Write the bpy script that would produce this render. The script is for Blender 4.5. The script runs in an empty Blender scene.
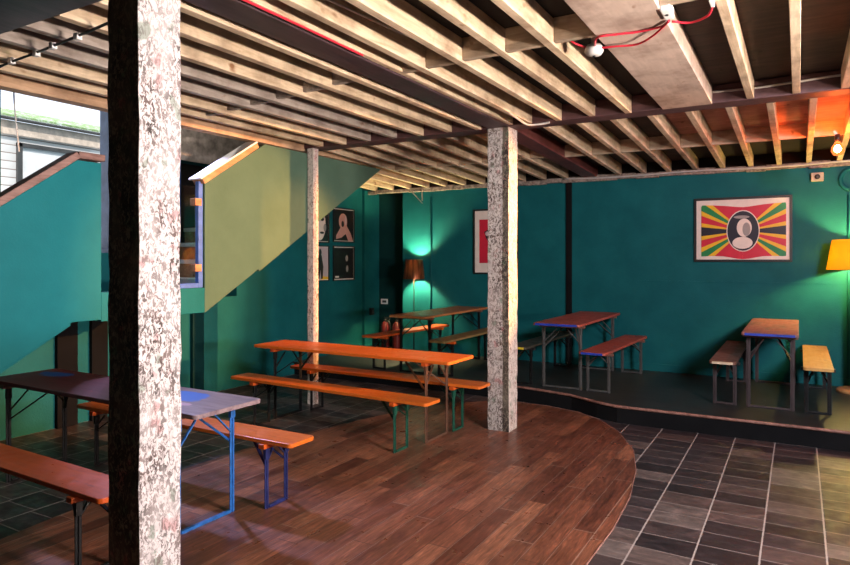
import bpy, bmesh, math, random
from mathutils import Vector, Matrix
random.seed(7)
C = bpy.context.scene.collection
R = math.radians
PI = math.pi

# ------------------------------------------------------------------ materials
class NT:
    def __init__(s, name):
        s.m = bpy.data.materials.new(name); s.m.use_nodes = True
        s.n = s.m.node_tree; s.b = s.n.nodes['Principled BSDF']
    def new(s, t, **kw):
        n = s.n.nodes.new(t)
        for k, v in kw.items(): setattr(n, k, v)
        return n
    def link(s, a, b): s.n.links.new(a, b)
    def coord(s, scale=(1, 1, 1)):
        tc = s.new('ShaderNodeTexCoord'); mp = s.new('ShaderNodeMapping')
        mp.inputs['Scale'].default_value = scale
        s.link(tc.outputs['Object'], mp.inputs['Vector']); return mp.outputs['Vector']
    def noise(s, vec, scale=5, detail=4, rough=.55, dist=0.0):
        n = s.new('ShaderNodeTexNoise'); n.inputs['Scale'].default_value = scale
        n.inputs['Detail'].default_value = detail; n.inputs['Roughness'].default_value = rough
        n.inputs['Distortion'].default_value = dist
        s.link(vec, n.inputs['Vector']); return n.outputs['Fac']
    def ramp(s, fac, stops, interp='LINEAR'):
        r = s.new('ShaderNodeValToRGB'); r.color_ramp.interpolation = interp
        e = r.color_ramp.elements
        while len(e) < len(stops): e.new(.5)
        for i, (p, c) in enumerate(stops):
            e[i].position = p; e[i].color = (*c, 1) if len(c) == 3 else c
        s.link(fac, r.inputs['Fac']); return r.outputs['Color']
    def mix(s, fac, a, b, blend='MIX'):
        n = s.new('ShaderNodeMix', data_type='RGBA', blend_type=blend)
        for i, v in ((0, fac), (6, a), (7, b)):
            if hasattr(v, 'links'): s.link(v, n.inputs[i])
            elif i == 0: n.inputs[0].default_value = v
            else: n.inputs[i].default_value = (*v, 1)
        return n.outputs[2]
    def math(s, op, a, b=None, c=None):
        n = s.new('ShaderNodeMath', operation=op)
        for i, v in enumerate((a, b, c)):
            if v is None: continue
            if hasattr(v, 'links'): s.link(v, n.inputs[i])
            else: n.inputs[i].default_value = v
        return n.outputs[0]
    def base(s, col):
        if hasattr(col, 'links'): s.link(col, s.b.inputs['Base Color'])
        else: s.b.inputs['Base Color'].default_value = (*col, 1)
    def bump(s, h, strength=.3, dist=.01):
        n = s.new('ShaderNodeBump'); n.inputs['Strength'].default_value = strength
        n.inputs['Distance'].default_value = dist
        s.link(h, n.inputs['Height']); s.link(n.outputs['Normal'], s.b.inputs['Normal'])
    def set(s, rough=None, metal=None, spec=None):
        if rough is not None:
            if hasattr(rough, 'links'): s.link(rough, s.b.inputs['Roughness'])
            else: s.b.inputs['Roughness'].default_value = rough
        if metal is not None: s.b.inputs['Metallic'].default_value = metal
        if spec is not None: s.b.inputs['Specular IOR Level'].default_value = spec

def paint(name, col, rough=.5, metal=0, var=.25, scale=9, bump=.1):
    t = NT(name); v = t.coord(); f = t.noise(v, scale, 5)
    lo = tuple(c * (1 - var) for c in col); hi = tuple(min(1, c * (1 + var)) for c in col)
    t.base(t.ramp(f, [(.3, lo), (.7, hi)])); t.set(rough, metal)
    if bump: t.bump(t.noise(v, scale * 6, 3), bump, .004)
    return t.m

def wall_paint(name, a, b, bump=.35, rough=.55):
    t = NT(name); v = t.coord()
    f = t.noise(v, 2.2, 5, .6)
    t.base(t.ramp(f, [(.3, a), (.7, b)])); t.set(rough, 0, .12)
    n1 = t.noise(v, 60, 4, .6); n2 = t.noise(v, 9, 3)
    t.bump(t.math('ADD', n1, t.math('MULTIPLY', n2, 1.2)), bump, .006)
    return t.m

def peeling(name, white, flake_a, flake_b, cover=.52, rough=.6):
    """old paint flaking off timber: pale coat, dark bare wood chips, a few red and green patches of older coats"""
    t = NT(name); v = t.coord((1, 1, .62))
    f = t.noise(v, 54, 6, .7, 1.0)
    chips = t.ramp(f, [(cover, (0, 0, 0)), (cover + .05, (1, 1, 1))])
    f2 = t.noise(t.coord((1.2, 1.2, .5)), 7, 3, .5)
    zone = t.ramp(f2, [(.33, (.45, .45, .45)), (.62, (1, 1, 1))])
    chips = t.mix(1.0, chips, zone, 'MULTIPLY')
    f3 = t.noise(v, 16, 4, .6)
    bare = t.ramp(f3, [(.35, flake_a), (.6, flake_b)])
    old = t.noise(t.coord((1, 1, .8)), 11, 3, .5)
    pal = t.ramp(old, [(.34, (.05, .17, .09)), (.38, white), (.62, white), (.68, (.5, .16, .17))])
    tint = t.mix(.55, white, pal)
    sub = t.ramp(t.noise(v, 30, 3), [(.3, (.72, .70, .70)), (.7, (1, 1, 1))])
    tint = t.mix(1.0, tint, sub, 'MULTIPLY')
    t.base(t.mix(chips, tint, bare)); t.set(rough)
    t.bump(chips, -.5, .004)
    return t.m

def timber(name, a, b, axis='y', rough=.65, knots=True, scale=1.0):
    t = NT(name)
    sc = {'x': (.12, 1, 1), 'y': (1, .12, 1), 'z': (1, 1, .12)}[axis]
    v = t.coord(tuple(k * scale for k in sc))
    f = t.noise(v, 26, 6, .6, .6); g = t.noise(t.coord(), 3.3 * scale, 4, .6)
    col = t.ramp(f, [(.28, a), (.72, b)])
    stain = t.ramp(g, [(.3, (.55, .5, .48)), (.55, (1, 1, 1))])
    col = t.mix(1.0, col, stain, 'MULTIPLY')
    if knots:
        k = t.ramp(t.noise(t.coord((1, .5, 1)), 9, 2), [(.68, (1, 1, 1)), (.76, (.42, .25, .16))])
        col = t.mix(1.0, col, k, 'MULTIPLY')
    t.base(col); t.set(rough); t.bump(f, .25, .003)
    return t.m

def varnish(name, a, b, worn=(.3, .12, .05), amount=.62, rough=.27):
    t = NT(name); v = t.coord((.1, 1.2, 1))
    f = t.noise(v, 22, 6, .6, .5)
    col = t.ramp(f, [(.25, a), (.75, b)])
    w = t.ramp(t.noise(t.coord((.5, 1, 1)), 6, 6, .7), [(amount, (0, 0, 0)), (amount + .12, (1, 1, 1))])
    t.base(t.mix(w, col, worn))
    r = t.ramp(t.noise(t.coord(), 12, 4), [(.3, (rough,) * 3), (.7, (rough + .2,) * 3)])
    t.set(r, 0, .35); t.bump(f, .08, .002)
    return t.m

TEAL_A, TEAL_B = (.004, .084, .098), (.008, .118, .132)
M = {}
M['teal'] = wall_paint('teal wall paint', TEAL_A, TEAL_B)
M['teal_panel'] = wall_paint('teal stair panel paint', (.006, .120, .130), (.010, .150, .160), .3)
M['teal_panel_warm_lit'] = wall_paint('teal stair panel paint with warm light in it', (.072, .132, .092), (.092, .160, .115), .3)  # warm light on the upper panel put into its teal colour
M['teal_shaded'] = wall_paint('teal paint with shade in it', (.004, .03, .03), (.006, .042, .042), .2)  # teal darkened to hold the shade of the recess and a wall strip
M['plain'] = wall_paint('dim plaster', (.10, .09, .085), (.14, .125, .12))
M['plaster'] = paint('rough grey plaster', (.33, .29, .26), .9, 0, .5, 8, .6)
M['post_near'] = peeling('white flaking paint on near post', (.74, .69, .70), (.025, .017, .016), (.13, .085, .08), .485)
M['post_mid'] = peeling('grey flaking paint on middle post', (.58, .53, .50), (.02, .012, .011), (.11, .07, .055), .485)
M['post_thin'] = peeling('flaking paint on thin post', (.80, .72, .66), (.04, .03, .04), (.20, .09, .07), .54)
M['post_dark'] = peeling('dark flecked side of old post', (.24, .20, .15), (.014, .010, .009), (.035, .024, .02), .44, .7)  # darker tones for post faces other than the right-hand one
M['post_warm'] = peeling('cream flaking paint', (.70, .62, .57), (.07, .03, .025), (.26, .13, .10), .52)
M['joist'] = timber('pale rough joist timber', (.48, .345, .215), (.84, .68, .49))
M['joist_grey'] = timber('greyed joist timber', (.30, .25, .22), (.52, .45, .40))
M['joist_x'] = timber('pale blocking timber', (.33, .24, .17), (.58, .46, .34), 'x')
M['orange_wood'] = timber('orange brown stair timber', (.42, .17, .07), (.72, .36, .18))
M['trimmer'] = timber('tan trimmer timber', (.42, .25, .14), (.66, .44, .28))
M['cap_wood'] = timber('red brown worn cap timber', (.13, .05, .035), (.40, .20, .16))
M['beam_dark'] = timber('dark purple brown beam', (.030, .018, .022), (.085, .050, .060), 'y', .5, False)
M['beam_x'] = timber('dark purple brown cross beam', (.07, .032, .036), (.15, .07, .075), 'x', .55, False)
M['beam_red'] = timber('wine red beam', (.10, .028, .026), (.20, .06, .055), 'y', .5, False)
M['boxboard'] = timber('pinkish plain board', (.50, .38, .31), (.62, .48, .40), 'y', .7, True)
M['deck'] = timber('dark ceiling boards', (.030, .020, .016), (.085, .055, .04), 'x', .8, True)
M['deck_shaded'] = timber('ceiling boards with shade in them', (.006, .004, .004), (.016, .011, .009), 'x', .9, False)  # shade between and behind the joists put into the board colour
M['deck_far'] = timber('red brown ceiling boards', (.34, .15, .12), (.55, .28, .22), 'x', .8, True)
M['rubble'] = paint('crumbling plaster strip', (.26, .21, .175), .9, 0, .6, 22, .8)
M['white'] = paint('white paint', (.80, .79, .77), .5, 0, .08)
M['detector'] = paint('off white plastic', (.55, .53, .50), .5, 0, .08)
M['black'] = paint('black paint', (.012, .012, .013), .4, 0, .2)
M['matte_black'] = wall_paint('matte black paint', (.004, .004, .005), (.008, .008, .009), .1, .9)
M['black_metal'] = paint('black painted steel', (.008, .008, .009), .4, .3)
M['grey_metal'] = paint('grey painted steel', (.085, .082, .08), .45, .3)
M['blue_metal'] = paint('bright blue painted steel', (.02, .13, .42), .4, .1, .35, 20)
M['navy_metal'] = paint('dark navy painted steel', (.018, .025, .12), .4, .2)
M['green_metal'] = paint('dark green painted steel', (.012, .085, .055), .4, .2)
M['copper_metal'] = paint('brown copper painted steel', (.14, .07, .045), .42, .3)
M['brown_metal'] = paint('dull brown painted steel', (.05, .034, .036), .5, .2)
M['jamb'] = paint('grey blue window paint', (.10, .13, .20), .5)
M['guard'] = paint('pale blue painted steel', (.07, .16, .52), .4, .1, .2, 14)
M['varn'] = varnish('orange varnished wood', (.58, .108, .012), (.72, .175, .024), (.42, .09, .02))
M['varn_deep'] = varnish('red orange varnished wood', (.46, .062, .009), (.62, .11, .016), (.26, .04, .02))
M['varn_brown'] = varnish('brown orange varnished wood', (.33, .11, .03), (.50, .20, .07), (.22, .08, .04))
M['red_top'] = varnish('worn red painted wood', (.30, .055, .04), (.42, .095, .065), (.17, .06, .055), .55, .4)
M['pink_top'] = varnish('worn dusty red wood', (.26, .10, .09), (.40, .16, .13), (.17, .11, .11), .5, .4)
M['dark_bench'] = varnish('dark stained bench wood', (.035, .03, .024), (.075, .06, .04), (.10, .07, .04), .6, .4)
M['brown_bench'] = varnish('dark brown bench wood', (.12, .055, .04), (.20, .09, .065), (.10, .05, .05), .55, .4)
M['yellow_bench'] = varnish('tan yellow bench wood', (.50, .26, .075), (.62, .35, .12), (.40, .19, .06), .58, .4)
M['olive_bench'] = varnish('olive brown bench wood', (.20, .13, .045), (.30, .20, .08), (.16, .08, .03), .55, .4)
M['blue_edge'] = paint('blue painted edge', (.015, .04, .32), .5, 0, .3, 20)
M['yellow_edge'] = paint('yellow painted edge', (.62, .47, .03), .5, 0, .2, 20)
M['red_cable'] = paint('red cable sheath', (.62, .025, .05), .4, 0, .1)
M['red'] = paint('red paint', (.07, .004, .006), .35, 0, .1)
M['grey_cable'] = paint('pale grey cable sheath', (.48, .45, .42), .5, 0, .15)
M['black_cable'] = paint('black cable sheath', (.02, .018, .02), .5)
M['steel'] = paint('bare steel', (.55, .54, .52), .35, .8, .15)
M['beige'] = paint('beige plastic', (.40, .33, .25), .5, 0, .1)
M['amber_wood'] = timber('amber lamp stand wood', (.42, .22, .08), (.58, .34, .14), 'z', .4, False)

def top_worn():
    t = NT('maroon table top with blue paint'); v = t.coord((.16, 1.2, 1))
    f = t.noise(v, 18, 6, .65, .5)
    col = t.ramp(f, [(.28, (.075, .016, .018)), (.72, (.15, .038, .038))])
    tc = t.new('ShaderNodeTexCoord'); sp = t.new('ShaderNodeSeparateXYZ'); t.link(tc.outputs['Object'], sp.inputs[0])
    x, y = sp.outputs[0], sp.outputs[1]
    nz = t.noise(t.coord((.6, 1.3, 1)), 6, 5, .6)
    def blob(cx, cy, sx, sy):
        d = t.math('ADD', t.math('POWER', t.math('DIVIDE', t.math('SUBTRACT', x, cx), sx), 2.0),
                   t.math('POWER', t.math('DIVIDE', t.math('SUBTRACT', y, cy), sy), 2.0))
        d = t.math('ADD', d, t.math('MULTIPLY', t.math('SUBTRACT', nz, .5), 3.0))
        return t.ramp(d, [(.55, (1, 1, 1)), (.85, (0, 0, 0))])
    grey = t.ramp(t.math('ADD', x, t.math('MULTIPLY', nz, .5)), [(.55, (0, 0, 0)), (.95, (1, 1, 1))])
    col = t.mix(grey, col, t.ramp(f, [(.3, (.15, .10, .12)), (.7, (.34, .25, .26))]))
    col = t.mix(blob(.62, .06, .26, .12), col, (.02, .13, .55))
    col = t.mix(blob(-.88, .10, .22, .09), col, (.02, .10, .36))
    col = t.mix(blob(.84, -.1, .09, .035), col, (.55, .35, .42))
    t.base(col); t.set(.36, 0, .3); t.bump(f, .12, .003)
    return t.m
M['maroon_top'] = top_worn()

def tile_floor():
    t = NT('dark slate tiles with pale grout')
    tc = t.new('ShaderNodeTexCoord'); sp = t.new('ShaderNodeSeparateXYZ'); t.link(tc.outputs['Object'], sp.inputs[0])
    u = t.math('DIVIDE', t.math('ADD', sp.outputs[0], .19), .3265)
    cu = t.math('FLOOR', u); fu = t.math('FRACT', u)
    wn = t.new('ShaderNodeTexWhiteNoise', noise_dimensions='1D'); t.link(cu, wn.inputs['W'])
    v = t.math('ADD', t.math('DIVIDE', sp.outputs[1], .205), t.math('MULTIPLY', wn.outputs['Value'], .35))
    wob = t.noise(t.coord((.2, 1, 1)), 2.0, 2)
    v = t.math('ADD', v, t.math('MULTIPLY', t.math('SUBTRACT', wob, .5), .5))
    cv = t.math('FLOOR', v); fv = t.math('FRACT', v)
    du = t.math('MINIMUM', fu, t.math('SUBTRACT', 1.0, fu)); dv = t.math('MINIMUM', fv, t.math('SUBTRACT', 1.0, fv))
    edge = t.noise(t.coord(), 30, 3)
    gu = t.math('LESS_THAN', t.math('ADD', du, t.math('MULTIPLY', t.math('SUBTRACT', edge, .5), .02)), .015)
    gv = t.math('LESS_THAN', t.math('ADD', dv, t.math('MULTIPLY', t.math('SUBTRACT', edge, .5), .03)), .020)
    cb = t.new('ShaderNodeCombineXYZ'); t.link(cu, cb.inputs[0]); t.link(cv, cb.inputs[1])
    w2 = t.new('ShaderNodeTexWhiteNoise', noise_dimensions='3D'); t.link(cb.outputs[0], w2.inputs['Vector'])
    base = t.ramp(w2.outputs['Value'], [(0, (.022, .016, .018)), (.45, (.042, .030, .033)), (.8, (.085, .055, .050)), (1, (.15, .115, .105))])
    sl = t.ramp(t.noise(t.coord((.7, 1.6, 1)), 7, 7, .7, 1.2), [(.3, (.40, .40, .42)), (.55, (1.0, 1.0, 1.0)), (.72, (2.2, 2.0, 1.95))])
    base = t.mix(1.0, base, sl, 'MULTIPLY')
    base = t.mix(gv, base, (.22, .18, .17)); base = t.mix(gu, base, (.38, .32, .30))
    t.base(base)
    rr = t.ramp(t.noise(t.coord(), 9, 5), [(.3, (.30,) * 3), (.7, (.55,) * 3)]); t.set(rr)
    h = t.math('SUBTRACT', t.math('MULTIPLY', t.noise(t.coord((.8, 1.4, 1)), 14, 6, .65), .7), t.math('MULTIPLY', t.math('MAXIMUM', gu, gv), .5))
    t.bump(h, .35, .006)
    return t.m
M['tile'] = tile_floor()

def plank_floor():
    t = NT('brown wood plank floor')
    tc = t.new('ShaderNodeTexCoord'); sp = t.new('ShaderNodeSeparateXYZ'); t.link(tc.outputs['Object'], sp.inputs[0])
    u = t.math('DIVIDE', sp.outputs[0], .135); cu = t.math('FLOOR', u); fu = t.math('FRACT', u)
    wn = t.new('ShaderNodeTexWhiteNoise', noise_dimensions='1D'); t.link(cu, wn.inputs['W'])
    v = t.math('ADD', t.math('DIVIDE', sp.outputs[1], 1.05), t.math('MULTIPLY', wn.outputs['Value'], 7.0))
    cv = t.math('FLOOR', v); fv = t.math('FRACT', v)
    du = t.math('MINIMUM', fu, t.math('SUBTRACT', 1.0, fu)); dv = t.math('MINIMUM', fv, t.math('SUBTRACT', 1.0, fv))
    gap = t.math('MAXIMUM', t.math('LESS_THAN', du, .022), t.math('LESS_THAN', dv, .003))
    cb = t.new('ShaderNodeCombineXYZ'); t.link(cu, cb.inputs[0]); t.link(cv, cb.inputs[1])
    w2 = t.new('ShaderNodeTexWhiteNoise', noise_dimensions='3D'); t.link(cb.outputs[0], w2.inputs['Vector'])
    base = t.ramp(w2.outputs['Value'], [(0, (.125, .040, .024)), (.5, (.20, .070, .040)), (1, (.30, .118, .066))])
    gr = t.noise(t.coord((1, .08, 1)), 60, 7, .7, .8)
    grc = t.ramp(gr, [(.3, (.40, .36, .36)), (.52, (1, 1, 1)), (.72, (2.0, 1.9, 1.8))])
    base = t.mix(1.0, base, grc, 'MULTIPLY')
    blot = t.ramp(t.noise(t.coord((1, .5, 1)), 5, 4), [(.3, (.68, .66, .64)), (.65, (1.1, 1.08, 1.05))])
    base = t.mix(1.0, base, blot, 'MULTIPLY')
    pick = t.math('GREATER_THAN', wn.outputs['Value'], .45)
    gcol = t.mix(pick, (.06, .024, .016), (.34, .20, .145))
    t.base(t.mix(gap, base, gcol))
    t.set(t.ramp(t.noise(t.coord(), 8, 4), [(.3, (.26,) * 3), (.7, (.42,) * 3)]))
    t.bump(t.math('SUBTRACT', t.math('MULTIPLY', gr, .5), t.math('MULTIPLY', gap, .4)), .25, .004)
    return t.m
M['plank'] = plank_floor()

def emissive(name, col, strength, base=None):
    t = NT(name); t.base(base or col); t.set(.5)
    t.b.inputs['Emission Color'].default_value = (*col, 1); t.b.inputs['Emission Strength'].default_value = strength
    return t.m
M['filament'] = emissive('glowing filament', (1.0, .22, .05), 1500)
def bulb_glass():
    t = NT('orange bulb glass'); tr = t.new('ShaderNodeBsdfTransparent'); tr.inputs['Color'].default_value = (1, .62, .38, 1)
    em = t.new('ShaderNodeEmission'); em.inputs['Color'].default_value = (1, .22, .05, 1); em.inputs['Strength'].default_value = 3.5
    mx = t.new('ShaderNodeMixShader'); mx.inputs[0].default_value = .35
    t.link(tr.outputs[0], mx.inputs[1]); t.link(em.outputs[0], mx.inputs[2]); t.link(mx.outputs[0], t.n.nodes['Material Output'].inputs[0]); return t.m
M['bulb'] = bulb_glass()
M['bulb_white'] = emissive('glowing pale bulb', (1.0, .88, .45), 3600)
M['bulb_warm'] = emissive('glowing warm bulb', (1.0, .74, .22), 1300)

def shade_mat(name, col, trans, emit=None):
    t = NT(name); t.base(col); t.set(.8)
    tr = t.new('ShaderNodeBsdfTranslucent'); tr.inputs['Color'].default_value = (*col, 1)
    mx = t.new('ShaderNodeMixShader'); mx.inputs[0].default_value = trans
    out = t.n.nodes['Material Output']
    t.link(t.b.outputs[0], mx.inputs[1]); t.link(tr.outputs[0], mx.inputs[2]); t.link(mx.outputs[0], out.inputs[0])
    return t.m
M['shade_yellow'] = shade_mat('yellow fabric lamp shade', (.95, .58, .06), .75)
def shade_copper():
    t = NT('dark copper lamp shade'); v = t.coord()
    g = t.noise(t.coord((1, 1, .1)), 22, 2)
    t.base(t.ramp(g, [(.35, (.05, .018, .008)), (.6, (.30, .10, .035))])); t.set(.35, .6)
    return t.m
M['shade_copper'] = shade_copper()

def glass():
    t = NT('clear guard pane')
    tr = t.new('ShaderNodeBsdfTransparent'); gl = t.new('ShaderNodeBsdfGlossy'); gl.inputs['Roughness'].default_value = .03
    tr.inputs['Color'].default_value = (.93, .96, .97, 1)
    mx = t.new('ShaderNodeMixShader'); mx.inputs[0].default_value = .06
    t.link(tr.outputs[0], mx.inputs[1]); t.link(gl.outputs[0], mx.inputs[2])
    t.link(mx.outputs[0], t.n.nodes['Material Output'].inputs[0])
    return t.m
M['glass'] = glass()

def siding():
    t = NT('white weatherboard siding'); tc = t.new('ShaderNodeTexCoord'); sp = t.new('ShaderNodeSeparateXYZ'); t.link(tc.outputs['Object'], sp.inputs[0])
    f = t.math('FRACT', t.math('DIVIDE', sp.outputs[2], .115))
    g = t.ramp(f, [(.0, (.22, .16, .13)), (.10, (.34, .27, .23)), (.13, (.74, .71, .68)), (1, (.80, .78, .76))])
    t.base(g); t.set(.6); t.bump(f, .5, .02); return t.m
M['siding'] = siding()
def moss():
    t = NT('mossy roof edge'); v = t.coord()
    t.base(t.ramp(t.noise(v, 14, 7, .75), [(.36, (.62, .66, .68)), (.50, (.26, .38, .16)), (.68, (.14, .22, .08))])); t.set(.9); return t.m
M['moss'] = moss()
M['roof'] = paint('pale grey roof sheet', (.52, .56, .66), .6, 0, .1)
M['fascia'] = paint('weathered fascia board', (.62, .50, .40), .8, 0, .25, 12)

# ------------------------------------------------------------------ mesh helpers
class MB:
    def __init__(s): s.bm = bmesh.new(); s.mi = 0
    def _f(s, vs, smooth=False):
        try: f = s.bm.faces.new(vs)
        except ValueError: return
        f.material_index = s.mi; f.smooth = smooth
    def mat(s, i): s.mi = i; return s
    def hexa(s, p):
        v = [s.bm.verts.new(q) for q in p]
        for a in ((3, 2, 1, 0), (4, 5, 6, 7), (0, 1, 5, 4), (1, 2, 6, 5), (2, 3, 7, 6), (3, 0, 4, 7)): s._f([v[i] for i in a])
        return s
    def box(s, x0, x1, y0, y1, z0, z1):
        return s.hexa([(x0, y0, z0), (x1, y0, z0), (x1, y1, z0), (x0, y1, z0), (x0, y0, z1), (x1, y0, z1), (x1, y1, z1), (x0, y1, z1)])
    def bar(s, a, b, w, h, up=(0, 0, 1)):
        a, b = Vector(a), Vector(b); d = (b - a).normalized(); u = Vector(up)
        if abs(d.dot(u)) > .95: u = Vector((0, 1, 0)) if abs(d.y) < .9 else Vector((1, 0, 0))
        sx = d.cross(u).normalized(); u = sx.cross(d)
        sx *= w / 2; u *= h / 2
        return s.hexa([a - sx - u, a + sx - u, a + sx + u, a - sx + u, b - sx - u, b + sx - u, b + sx + u, b - sx + u])
    def tube(s, pts, r, n=8, close=True):
        pts = [Vector(p) for p in pts]; rings = []; prev = None
        for i, p in enumerate(pts):
            d = (pts[min(i + 1, len(pts) - 1)] - pts[max(i - 1, 0)]).normalized()
            u = prev if prev is not None else (Vector((0, 0, 1)) if abs(d.z) < .9 else Vector((1, 0, 0)))
            sx = d.cross(u).normalized(); u = sx.cross(d).normalized(); prev = u
            rr = r[i] if isinstance(r, (list, tuple)) else r
            rings.append([s.bm.verts.new(p + (sx * math.cos(2 * PI * k / n) + u * math.sin(2 * PI * k / n)) * rr) for k in range(n)])
        for a, b in zip(rings, rings[1:]):
            for k in range(n): s._f([a[k], a[(k + 1) % n], b[(k + 1) % n], b[k]], True)
        if close: s._f(rings[0][::-1]); s._f(rings[-1])
        return s
    def lathe(s, prof, n=28, c=(0, 0, 0), cap=True):
        rings = [[s.bm.verts.new((c[0] + r * math.cos(2 * PI * k / n), c[1] + r * math.sin(2 * PI * k / n), c[2] + z)) for k in range(n)] for r, z in prof]
        for a, b in zip(rings, rings[1:]):
            for k in range(n): s._f([a[k], a[(k + 1) % n], b[(k + 1) % n], b[k]], True)
        if cap: s._f(rings[0][::-1]); s._f(rings[-1])
        return s
    def prism(s, poly, lo, hi, axis='z'):
        def P(a, b, c): return {'z': (a, b, c), 'x': (c, a, b), 'y': (a, c, b)}[axis]
        A = [s.bm.verts.new(P(a, b, lo)) for a, b in poly]; B = [s.bm.verts.new(P(a, b, hi)) for a, b in poly]
        s._f(A[::-1]); s._f(B)
        for i in range(len(poly)):
            j = (i + 1) % len(poly); s._f([A[i], A[j], B[j], B[i]])
        return s
    def build(s, name, mats, parent=None, bevel=0, seg=2):
        bmesh.ops.recalc_face_normals(s.bm, faces=s.bm.faces)
        me = bpy.data.meshes.new(name); s.bm.to_mesh(me); s.bm.free()
        o = bpy.data.objects.new(name, me); C.objects.link(o)
        for m in (mats if isinstance(mats, (list, tuple)) else [mats]): me.materials.append(M[m] if isinstance(m, str) else m)
        if parent: o.parent = parent
        if bevel:
            b = o.modifiers.new('bevel', 'BEVEL'); b.width = bevel; b.segments = seg; b.limit_method = 'ANGLE'; b.angle_limit = R(40)
        return o

def tag(o, label, cat, group=None):
    o['label'] = label; o['category'] = cat
    if group: o['group'] = group
    return o
def thing(name, label, cat, loc=(0, 0, 0), rz=0, group=None):
    o = bpy.data.objects.new(name, None); C.objects.link(o); o.empty_display_size = .1
    o.location = loc; o.rotation_euler = (0, 0, rz)
    return tag(o, label, cat, group)
def struct(o): o['kind'] = 'structure'; return o
def rrect(x0, x1, y0, y1, r, n=4):
    out = []
    for cx, cy, a in ((x1 - r, y1 - r, 0), (x0 + r, y1 - r, 90), (x0 + r, y0 + r, 180), (x1 - r, y0 + r, 270)):
        for k in range(n + 1):
            t = R(a + 90 * k / n); out.append((cx + r * math.cos(t), cy + r * math.sin(t)))
    return out
ORD = ['first', 'second', 'third', 'fourth', 'fifth', 'sixth', 'seventh', 'eighth', 'ninth', 'tenth', 'eleventh', 'twelfth']

# ------------------------------------------------------------------ levels
XL = -6.40            # left wall face
YB = 9.05             # back wall face
ZJ = 2.97             # joist underside
ZD = ZJ + .155        # ceiling boards
ZW = 2.79             # top of painted back wall
PH = .18              # platform height
XP = -4.95            # face of the stair side panels

# ------------------------------------------------------------------ setting
MB().box(-6.6, 4.8, -2.7, 9.4, -.12, 0).build('floor', 'tile'); struct(bpy.data.objects['floor'])
wood = [(-1.01, -2.5), (-1.0, 1.5), (-1.01, 3.52), (-1.0, 4.05), (-1.03, 4.64), (-1.12, 5.27), (-1.26, 5.83), (-1.52, 6.38), (-1.79, 6.74),
        (-2.1, 6.97), (-2.48, 7.09), (-2.85, 7.10), (-3.18, 6.98), (-3.46, 6.72), (-3.68, 6.38), (-3.83, 6.0), (-3.95, 5.55), (-4.06, 5.08), (-4.16, 4.6),
        (-4.24, 4.1), (-4.25, 3.4), (-4.2, 2.53), (-4.1, 1.8), (-4.1, -2.5)]
struct(MB().prism(wood, 0, .006).build('floor_wood', 'plank'))
# pale strip round the wood
pts = [(x, y, .004) for x, y in wood[:13]]
struct(MB().tube(pts, .005, 6).build('trim_1', 'cap_wood'))
plat = [(4.7, 6.73), (-1.62, 6.73), (-1.85, 6.83), (-2.19, 7.03), (-2.52, 7.12), (-2.86, 7.18), (-3.4, 7.22), (-6.4, 7.22), (-6.4, 9.36), (4.7, 9.36)]
M['platform'] = tile2 = M['tile'].copy(); tile2.name = 'dark platform boards'
def plat_mat():
    t = NT('dark platform boards'); v = t.coord((.3, 1, 1))
    f = t.noise(v, 9, 6, .65, .4)
    col = t.ramp(f, [(.3, (.012, .013, .013)), (.7, (.034, .032, .031))])
    sc = t.ramp(t.noise(t.coord((1.4, .3, 1)), 13, 5, .7), [(.66, (0, 0, 0)), (.74, (1, 1, 1))])
    t.base(t.mix(sc, col, (.13, .115, .10))); t.set(.42); t.bump(f, .2, .004); return t.m
M['platform'] = plat_mat()
struct(MB().prism(plat, 0, PH - .015).build('platform_base', 'matte_black'))
struct(MB().prism(plat, PH - .015, PH).build('platform_floor', 'platform'))
nose = [(x, y - .004, PH - .012) for x, y in plat[:8]]
struct(MB().tube(nose, .015, 8).build('trim_2', 'cap_wood'))

# left wall: boxes round the window and the landing door opening
m = MB()
def wl(y0, y1, z0, z1): m.box(XL - .2, XL, y0, y1, z0, z1)
WY0, WY1, WZ0, WZ1 = 3.2, 4.37, 1.75, 3.45
DY0, DY1, DZ0, DZ1 = 5.2, 6.1, 1.2, 2.87
wl(-2.7, 9.6, 0, 1.2); wl(-2.7, WY0, 1.2, 4.7); wl(WY0, WY1, 1.2, WZ0); wl(WY0, WY1, WZ1, 4.7)
wl(WY1, DY0, 1.2, 4.7); wl(DY0, DY1, DZ1, 4.7); wl(DY1, 9.6, 1.2, 4.7)
struct(m.build('wall_left', 'teal'))
m = MB(); m.box(XL - .32, XL - .2, DY0 - .1, DY1 + .1, DZ0 - .1, DZ1 + .1)
d1 = struct(m.build('door_1', 'black'))
struct(MB().box(XL - .2, XL + .02, DY0 - .06, DY0, DZ0, DZ1).build('door_frame', 'guard', d1, .004))
struct(MB().box(XL, XL + .02, 4.3, 7.4, 2.87, 3.40).build('trim_3', 'plaster'))
# window
w1 = MB()
w1.box(XL - .2, XL + .02, WY1 - .06, WY1, WZ0, WZ1); w1.box(XL - .2, XL - .12, WY0, WY0 + .03, WZ0, WZ1)
w1.box(XL - .2, XL + .02, WY0, WY1, WZ0, WZ0 + .05); w1.box(XL - .2, XL + .02, WY0, WY1, WZ1 - .05, WZ1)
w1o = struct(w1.build('window_1', 'jamb', None, .004))
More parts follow.
